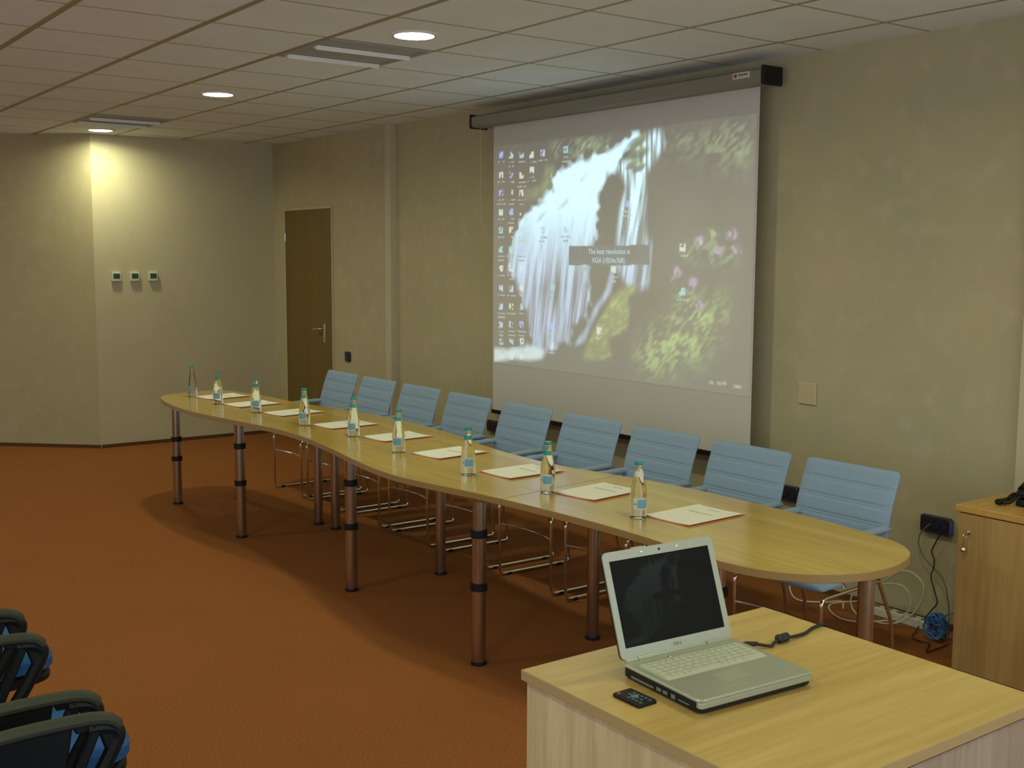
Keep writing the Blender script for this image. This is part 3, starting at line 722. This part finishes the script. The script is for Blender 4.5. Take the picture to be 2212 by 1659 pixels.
# ---------------------------------------------------------------- cabinet and telephone
KX0, KX1, KY0, KY1, KZ = -2.60, -1.60, 4.12, 4.598, .72
cb = thing('cabinet', 'low wooden cabinet against the wall at the right edge, key in its door', 'cabinet', (KX0, KY0, 0))
w, d = KX1-KX0, KY1-KY0
MB().box(.012, w-.012, .02, d, .04, KZ-.028).build('carcass', M_cab, cb)
MB().bprism([(0, -.004), (w, -.004), (w, d), (0, d)], KZ-.028, KZ, .003).build('top_board', M_cabtop, cb)
MB().box(.006, w, .002, d, 0, .035).build('base_board', M_cab, cb, bevel=.002)
d1 = MB().box(.014, .50, .001, .019, .04, KZ-.032).build('door', M_cab, cb, bevel=.001)
MB().box(.504, w-.014, .001, .019, .04, KZ-.032).build('door', M_cab, cb, bevel=.001)
kx, kz = .062, .615
MB().lathe([(.009, 0), (.009, .004), (.006, .005), (.001, .005)], 0, 0, 16).build('lock', M_chrome, d1, Matrix.Translation((kx, .001, kz)) @ Rw)
MB().box(kx-.0015, kx+.0015, -.028, -.002, kz-.006, kz+.006).tube([(kx, -.028+.012*math.sin(a), kz-.012+.012*math.cos(a)) for a in [i*PI/8 for i in range(16)]], .0012, 6, closed=True).build('key', M_chrome, d1)
MB().tube(smooth_path([(kx, -.026, kz-.022), (kx-.006, -.024, kz-.045), (kx-.010, -.02, kz-.06)], 4), .002, 6).lathe([(.0005, kz-.083), (.008, kz-.079), (.0115, kz-.071), (.008, kz-.062), (.0005, kz-.059)], kx-.012, -.0135, 16).build('key_fob', M_chrome, d1)

ph = thing('telephone', 'black desk telephone with coiled cord, cut off at the right edge', 'telephone', (-2.345, 4.375, KZ))
MB().add([(-.10, -.10, 0), (.10, -.10, 0), (.10, .11, 0), (-.10, .11, 0), (-.095, -.095, .03), (.095, -.095, .03), (.095, .105, .075), (-.095, .105, .075)],
         [(0, 3, 2, 1), (4, 5, 6, 7), (0, 1, 5, 4), (1, 2, 6, 5), (2, 3, 7, 6), (3, 0, 4, 7)]).build('body', M_black, ph, bevel=.01)
hs = MB().tube(smooth_path([(-.075, -.085, .065), (-.075, -.05, .082), (-.075, 0, .095), (-.075, .06, .115), (-.075, .10, .115)], 5), .019, 14)
hs.lathe([(.001, .038), (.027, .04), (.029, .055), (.018, .07), (.001, .075)], -.075, -.072, 18).lathe([(.001, .08), (.027, .083), (.030, .10), (.02, .118), (.001, .122)], -.075, .085, 18)
hs.build('handset', M_black, ph)
m = MB()
for i in range(3):
    for j in range(4): m.box(-.02+i*.03, 0+i*.03, -.07+j*.03, -.052+j*.03, .035+j*.0062, .045+j*.0066)
m.build('keypad', M_cgrey, ph)
cp = smooth_path([(-.085, -.09, .05), (-.10, -.12, .02), (-.13, -.145, .013), (-.155, -.125, .013), (-.15, -.06, .013), (-.175, .01, .013), (-.185, .06, .013), (-.14, .07, .013), (-.10, .04, .02)], 26)
hp_ = []
for i, p in enumerate(cp):
    t_ = (cp[min(i+1, len(cp)-1)]-cp[max(i-1, 0)]).normalized(); s_ = t_.cross(Vector((0, 0, 1))).normalized(); a = i*1.15
    hp_.append(p+s_*.0075*math.cos(a)+Vector((0, 0, .0075))*math.sin(a))
MB().tube(hp_, .0026, 6).build('coiled_cord', M_black, ph)

# ---------------------------------------------------------------- laptop
ang = math.radians(-4)
lp = thing('laptop', 'open silver laptop with dark screen on the beech desk', 'laptop', (-1.762, 1.870, TZ), ang)
LD, LWd = .137, .170     # half depth (x), half width (y)
P = rrect(-LD, LD, -LWd, LWd, .018)
# tapering dark under-body, silver deck
MB().bprism([(x*.985, y*.985) for x, y in P], .004, .026, .003).build('lower_case', M_black, lp)
m = MB()
for sx in (-1, 1):
    for sy in (-1, 1): m.lathe([(.008, 0), (.008, .0045)], sx*.115, sy*.14, 12)
m.build('rubber_feet', M_black, lp)
deck = MB().bprism(P, .0262, .0345, .003).build('palm_deck', M_silver, lp)
MB().bprism(rrect(LD-.02, LD+.0008, -LWd+.002, LWd-.002, .0095), .014, .0275, .002).build('front_trim', M_silver, lp)
kb = MB()
kb.box(-.096, .010, -.150, .150, .0343, .0349)
rows_ = [(-.094, .008, 16), (-.083, .015, 14), (-.066, .015, 14), (-.049, .015, 13), (-.032, .015, 12), (-.015, .015, 9)]
for x0, hgt, n in rows_:
    ww = .298/n
    for i in range(n):
        if n == 9:
            ed = [-.149, -.129, -.111, -.093, -.013 if False else -.075, .020, .038, .060, .085, .149]
            y0, y1 = ed[i], ed[i+1]
        else: y0, y1 = -.149+i*ww, -.149+(i+1)*ww
        kb.box(x0+.0012, x0+hgt-.0012+.001, y0+.0012, y1-.0012, .0349, .0378)
kb.build('keyboard', M_key, deck)
MB().bprism(rrect(.030, .082, -.045, .035, .004), .0343, .0350, .0002).build('touchpad', simple('touchpad', (.44, .47, .35), .3, .3), deck)
MB().bprism(rrect(.086, .096, -.045, .035, .002), .0343, .0356, .0003).build('touchpad_buttons', M_silver, deck)
MB().lathe([(.007, .0345), (.006, .0352), (.001, .0352)], -.112, -.045, 16).build('power_button', M_chrome, deck)
MB().box(.07, .085, .115, .128, .0345, .0348).build('sticker', M_lblb, deck)
m = MB()
for k_, (a0, a1, zz0, zz1) in enumerate(((-.10, -.02, .009, .014), (-.01, .006, .010, .018), (.012, .028, .010, .018), (.04, .054, .009, .019), (.064, .10, .012, .015))):
    m.box(a0, a1, -LWd*.985-.0006, -LWd*.985+.003, zz0, zz1)
m.build('side_ports', M_cgrey, lp)
# lid: local x axis along width (y), z up along the lid; tilt back
HX, HZ = -.131, .036
tilt = math.radians(20)
Ml = Matrix.Translation((HX, 0, HZ)) @ Matrix.Rotation(-tilt, 4, 'Y')
lid = MB()
LH = .252
Rl = Matrix(((0, 0, 1, 0), (1, 0, 0, 0), (0, 1, 0, 0), (0, 0, 0, 1)))  # prism plane (y,z), thickness along x
M2 = Ml @ Rl
MB().bprism(rrect(-LWd, LWd, .002, LH, .014), -.011, -.004, .002).build('lid_back', M_black, lp, M2)
bz = MB()
# bezel as a frame of four boards with rounded outer corners
o_ = rrect(-LWd, LWd, .002, LH, .014, 5); 
ix0, ix1, iz0, iz1 = -LWd+.017, LWd-.017, .028, LH-.022
n = len(o_); inn = []
for (y, z) in o_: inn.append((min(max(y, ix0), ix1), min(max(z, iz0), iz1)))
for (za, zb) in ((-.004, .0),):
    vs = [(y, z, zb) for y, z in o_]+[(y, z, zb) for y, z in inn]+[(y, z, za) for y, z in o_]+[(y, z, za) for y, z in inn]
    fs = []
    for i in range(n):
        j = (i+1) % n
        fs += [(i, j, n+j, n+i), (2*n+i, 3*n+i, 3*n+j, 2*n+j), (i, 2*n+i, 2*n+j, j), (n+i, n+j, 3*n+j, 3*n+i)]
    bz.add(vs, fs)
bezel = bz.build('bezel', M_silver, lp, M2)
nl, ml = 150, 96
LA = waterfall(nl, ml, False)
LA = blur(LA.mean(-1), 1)[..., None]*np.array([.8, 1, .95])*.5
def lplace(U, V):
    pts = np.stack([-.0012+0*U, ix0+U*(ix1-ix0), iz1-V*(iz1-iz0)], -1)
    R_ = np.array(Ml)
    return pts @ R_[:3, :3].T+R_[:3, 3]
M_lcdl = attr_emit('laptop_display', (.005, .006, .004), LPS, .3); M_lcdl.node_tree.nodes['Principled BSDF'].inputs['Specular IOR Level'].default_value = .1
picture('display', nl, ml, LA, M_lcdl, lp, lplace)
MB().tube([(HX, -.125, HZ-.001), (HX, -.085, HZ-.001)], .0065, 12).tube([(HX, .085, HZ-.001), (HX, .125, HZ-.001)], .0065, 12).tube([(HX, -.16, HZ-.001), (HX, -.126, HZ-.001)], .005, 12).tube([(HX, -.084, HZ-.001), (HX, .084, HZ-.001)], .004, 12).tube([(HX, .126, HZ-.001), (HX, .16, HZ-.001)], .005, 12).build('hinge', M_silver, lp)
Rtx = Ml @ Rl
text('DELL', .011, Rtx @ Matrix.Translation((0, .0145, .0004)), 'maker_logo', simple('logo_dark', (.16, .17, .16), .4), bezel, .0002, 1.1)
MB().lathe([(.0032, 0), (.0028, .0012), (.001, .0012)], 0, LH-.011, 14).build('webcam', M_black, bezel, Rtx)
m = MB()
for yy in (-.055, .055): m.box(yy-.003, yy+.003, LH-.012, LH-.009, 0, .0012)
m.build('rubber_bumper', M_chrome, bezel, Rtx)
MB().box(-.08, -.045, LH-.001, LH+.003, -.007, -.003).build('lid_latch', M_silver, bezel, Rtx)

rm = thing('remote_control', 'small black remote control with a red button beside the laptop', 'remote control', (-1.787, 1.642, TZ), math.radians(0))
MB().bprism(rrect(-.0435, .0435, -.0275, .0275, .005), 0, .0085, .0018).build('body', M_black, rm)
MB().lathe([(.0042, .0083), (.0038, .0098), (.001, .0098)], -.033, -.0165, 14).build('power_button', simple('red_button', (.55, .03, .02), .4), rm, label='red power button')
m = MB()
for i in range(5):
    for j in range(3):
        if (i, j) in ((0, 0), (4, 1)): continue
        m.box(-.018+i*.0125, -.011+i*.0125, -.018+j*.0135, -.011+j*.0135, .0083, .0094)
m.build('buttons', simple('remote_buttons', (.09, .13, .14), .5), rm)
MB().lathe([(.009, .0083), (.0085, .0092), (.004, .0092)], -.0005, .0005, 20).build('round_pad', simple('remote_pad', (.16, .22, .28), .4), rm)

pc = thing('power_cable', 'black laptop power cable with ferrite bead lying across the desk', 'cable', (-1.86, 2.10, TZ))
def rel(L_, o): return [(x-o[0], y-o[1], z-o[2]) for x, y, z in L_]
Z_ = TZ
pts = [(-1.868, 2.062, Z_+.016), (-1.866, 2.085, Z_+.014), (-1.862, 2.115, Z_+.010), (-1.840, 2.142, Z_+.006), (-1.848, 2.165, Z_+.007), (-1.851, 2.195, Z_+.012), (-1.850, 2.235, Z_+.008), (-1.856, 2.29, Z_+.0045), (-1.872, 2.34, Z_+.0045), (-1.876, 2.385, Z_+.005), (-1.876, 2.400, Z_-.005), (-1.876, 2.402, Z_-.06), (-1.87, 2.402, Z_-.30)]
o_ = (-1.86, 2.10, TZ)
MB().tube(smooth_path(rel(pts, o_), 6), .0042, 10).build('cord', M_cblk, pc)
MB().tube(rel([(-1.868, 2.045, Z_+.016), (-1.866, 2.085, Z_+.014), (-1.862, 2.118, Z_+.010)], o_), [.0065, .0075, .0055], 12).build('plug', M_cblk, pc)
MB().tube(rel([(-1.850, 2.178, Z_+.011), (-1.851, 2.184, Z_+.012), (-1.851, 2.194, Z_+.012), (-1.851, 2.196, Z_+.012), (-1.851, 2.206, Z_+.012), (-1.8505, 2.216, Z_+.012), (-1.850, 2.222, Z_+.011)], o_), [.006, .0115, .0115, .0100, .0115, .0115, .006], 14).build('ferrite_bead', M_cblk, pc)

# ---------------------------------------------------------------- cables by the wall
st = thing('power_strip', 'white multi-socket power strip on the carpet along the wall', 'power strip', (-3.14, 4.575, 0))
MB().box(-.18, .148, -.027, .027, 0, .042).build('case', M_white, st, bevel=.005)
for i in range(5): MB().lathe([(.017, .0415), (.0185, .0435), (.016, .0435), (.015, .0425), (.001, .0425)], -.14+i*.066, 0, 18).build('socket', M_cgrey, st)
MB().box(.128, .142, -.012, .012, .0415, .047).build('switch', M_black, st)
def cable(name, label, pts, r, mat, k=6, closed=False):
    o = MB().tube(smooth_path(pts, k, closed), r, 8, closed=closed).build(name, mat); return tag(o, label, 'cable')
cable('cable', 'pale cable lying in a loop on the carpet under the near table end', DATA['w1'][:-2]+[(-3.41, 4.49, .008)], .0042, M_cable)
cable('cable', 'large hoop of pale white cable leaning against the wall, outer of two', DATA['w2'], .0042, M_cable)
cable('cable', 'pale white cable hoop, inner of two, reaching toward the table leg', DATA['w3'], .0036, M_cable)
cable('cable', 'thin grey cable hanging from the left socket of the triple outlet', DATA['b1']+[(-2.905, 4.59, .06), (-2.88, 4.57, .004), (-2.83, 4.55, .004)], .003, M_cgrey)
cable('cable', 'thin dark cable from the right socket trailing over the carpet', DATA['b2'], .003, M_cblk)
R = random.Random(3); pts = []
for i in range(120):
    a = i*.72; rr = .020+.034*R.random()+.006*math.sin(i*.9)
    pts.append((-2.885+rr*math.cos(a)*(1+.1*math.sin(i*.31)), 4.46+.028*math.sin(i*.23)+.01*R.random(), .066+1.1*rr*math.sin(a)))
pts.append((-2.84, 4.46, .13)); pts.append((-2.78, 4.5, .15))
o = MB().tube(smooth_path(pts, 3), .0034, 6).build('cable_coil', M_cblue); tag(o, 'bundled coil of bright blue network cable beside the cabinet', 'cable coil')

# ---------------------------------------------------------------- office chairs in the near left corner
def office_chair(label, x, y):
    t = thing('office_chair', label, 'chair', (x, y, 0), 0, 'office chairs in the near left corner')
    # seat cushion: rounded super-ellipse
    def pad(z0, z1, s, mat, name, dome=0):
        b = MB(); vs = []; rings = []
        N = 40
        for k_, (zz, sc) in enumerate([(z0, s-.012), (z0+.006, s), (z1-.012, s), (z1-.003, s-.010), (z1, s-.03)]):
            for i in range(N):
                a = 2*PI*i/N; c, sn = math.cos(a), math.sin(a); e = 2/3.2
                px = sc*abs(c)**e*(1 if c > 0 else -1); py = sc*1.0*abs(sn)**e*(1 if sn > 0 else -1)
                tap = 1-.10*(py/s > 0)*(py/s)
                vs.append((px*tap, py+.022, zz+.012-(.02*max(0, py/s-.55)/.45 if k_ > 1 else .012*max(0, py/s-.55)/.45)))
        vs.append((0, 0, z1+dome)); vs.append((0, 0, z0))
        fs = [(k_*N+i, k_*N+(i+1) % N, (k_+1)*N+(i+1) % N, (k_+1)*N+i) for k_ in range(4) for i in range(N)]
        fs += [(4*N+i, 4*N+(i+1) % N, 5*N) for i in range(N)]+[((i+1) % N, i, 5*N+1) for i in range(N)]
        b.add(vs, fs, 0, True); return b.build(name, mat, t)
    pad(.445, .495, .228, M_blue, 'seat', .008); pad(.405, .443, .220, M_black, 'seat_shell')
    # back: outer shell and blue pad
    for nm, mt, yo, th_, sc in (('back_shell', M_black, -.255, .02, 1.0), ('backrest', M_blue, -.232, .022, .95)):
        P = rrect(-.215*sc, .215*sc, .56+.02*(1-sc), 1.0, .07, 8)
        MB().bprism(P, 0, th_, .006).build(nm, mt, t, Matrix.Translation((0, yo, 0)) @ Matrix.Rotation(math.radians(6), 4, 'X') @ Rw)
    MB().tube(fillet([(0, -.25, .70), (0, -.27, .42), (0, -.05, .395)], .04), .018, 8).build('back_bar', M_black, t)
    for s in (-1, 1):
        a_ = MB(); X = s*.25
        pl = [(-.16, .668), (.085, .668), (.118, .655), (.128, .635), (.045, .51), (-.015, .435), (-.06, .435), (-.02, .47), (.015, .51), (.07, .60), (.085, .63), (.078, .645), (.055, .648), (.03, .61), (-.01, .53), (-.055, .47), (-.085, .455), (-.095, .48), (-.05, .53), (.005, .635), (-.002, .646), (-.01, .646), (-.03, .60), (-.095, .50), (-.16, .455), (-.175, .60)]
        # frame of bars
        def bar(p, q, wd):
            d_ = Vector((q[0]-p[0], q[1]-p[1])); n_ = Vector((-d_.y, d_.x)).normalized()*wd/2
            P = [(p[0]+n_.x, p[1]+n_.y), (q[0]+n_.x, q[1]+n_.y), (q[0]-n_.x, q[1]-n_.y), (p[0]-n_.x, p[1]-n_.y)]
            a_.bprism(P, -.016, .016, .004)
        path = smooth_path([(.055, .653, 0), (.100, .648, 0), (.122, .628, 0), (.108, .59, 0), (.06, .51, 0), (.0, .43, 0), (-.03, .405, 0)], 5)
        a_.tube([(p.x, p.y, 0) for p in path], .018, 8)
        a_.bprism([(.02, .668), (.112, .66), (.122, .63), (.098, .585), (.082, .635), (.06, .65), (.03, .65)], -.012, .012, .003)
        bar((.075, .66), (-.01, .47), .024); bar((-.01, .47), (-.02, .42), .03)
        a_.bprism([(.022, .668), (-.16, .668), (-.185, .62), (-.12, .50), (-.04, .42), (.0, .42), (-.005, .50), (.01, .60)], -.014, .014, .004)
        arm = a_.build('armrest', M_black, t, Matrix(((0, 0, 1, X), (1, 0, 0, 0), (0, 1, 0, 0), (0, 0, 0, 1))))
        padp = smooth_path([(X, -.20, .668), (X, -.10, .676), (X, .03, .676), (X, .095, .668), (X, .126, .645)], 5)
        MB().tube([((p.x-X)*1+0, p.y, p.z) for p in padp], [.010]+[.0145]*(len(padp)-2)+[.010], 12).build('arm_pad', M_armblk, arm, Matrix.Translation((X, 0, 0)) @ Matrix.Scale(1.7, 4, (1, 0, 0)))
        MB().box(min(s*.19, s*.262), max(s*.19, s*.262), -.06, .01, .392, .408).build('arm_bracket', M_black, t, bevel=.002)
    MB().lathe([(.028, .12), (.028, .26), (.016, .26), (.016, .40)]).build('gas_column', M_black, t)
    MB().box(-.09, .09, -.10, .10, .385, .405).build('mechanism', M_black, t, bevel=.004)
    for i in range(5):
        a = 2*PI*i/5+.3; c, sn = math.cos(a), math.sin(a)
        lg_ = MB().tube([(0.02*c, .02*sn, .125), (.15*c, .15*sn, .105), (.27*c, .27*sn, .075)], [.022, .018, .013], 8).build('base_leg', M_black, t)
        MB().tube([(.27*c-.02*sn, .27*sn+.02*c, .026), (.27*c+.02*sn, .27*sn-.02*c, .026)], .026, 16).tube([(.27*c, .27*sn, .04), (.27*c, .27*sn, .08)], .007, 8).build('caster', M_black, lg_)
    return t
oc = office_chair('blue office chair, black loop arms, middle of the three at the lower left corner', -2.94, .625)
dup(oc, (-3.70, .63, 0), 'blue office chair farthest back in the lower left corner, topmost in the photo')
dup(oc, (-2.28, .625, 0), 'office chair nearest the camera, only its black armrest showing at lower left')

# ---------------------------------------------------------------- camera, world, colour
cam = bpy.data.cameras.new('camera'); co = bpy.data.objects.new('camera', cam); C.objects.link(co)
r_ = Vector((0.58926697, 0.80792176, 0.00518329)); u_ = Vector((-0.09330984, 0.06168127, 0.99372466)); f_ = Vector((-0.80253206, 0.58605277, -0.11173379))
co.matrix_world = Matrix(((r_.x, u_.x, -f_.x, 0), (r_.y, u_.y, -f_.y, 0), (r_.z, u_.z, -f_.z, 1.70638), (0, 0, 0, 1)))
cam.sensor_width = 36; cam.lens = 2469.5*36/2212; cam.clip_start = .05
bpy.context.scene.camera = co
w = bpy.data.worlds.new('world'); bpy.context.scene.world = w; w.use_nodes = True
w.node_tree.nodes['Background'].inputs[0].default_value = (*WC, 1); w.node_tree.nodes['Background'].inputs[1].default_value = WS
sc = bpy.context.scene
sc.view_settings.view_transform = 'Standard'; sc.view_settings.look = 'None'; sc.view_settings.gamma = 1
sc.view_settings.use_curve_mapping = False; sc.view_settings.exposure = EXPO
sc.cycles.use_denoising = True; sc.cycles.max_bounces = 8; sc.cycles.sample_clamp_indirect = 4
sc.cycles.caustics_reflective = False; sc.cycles.caustics_refractive = False
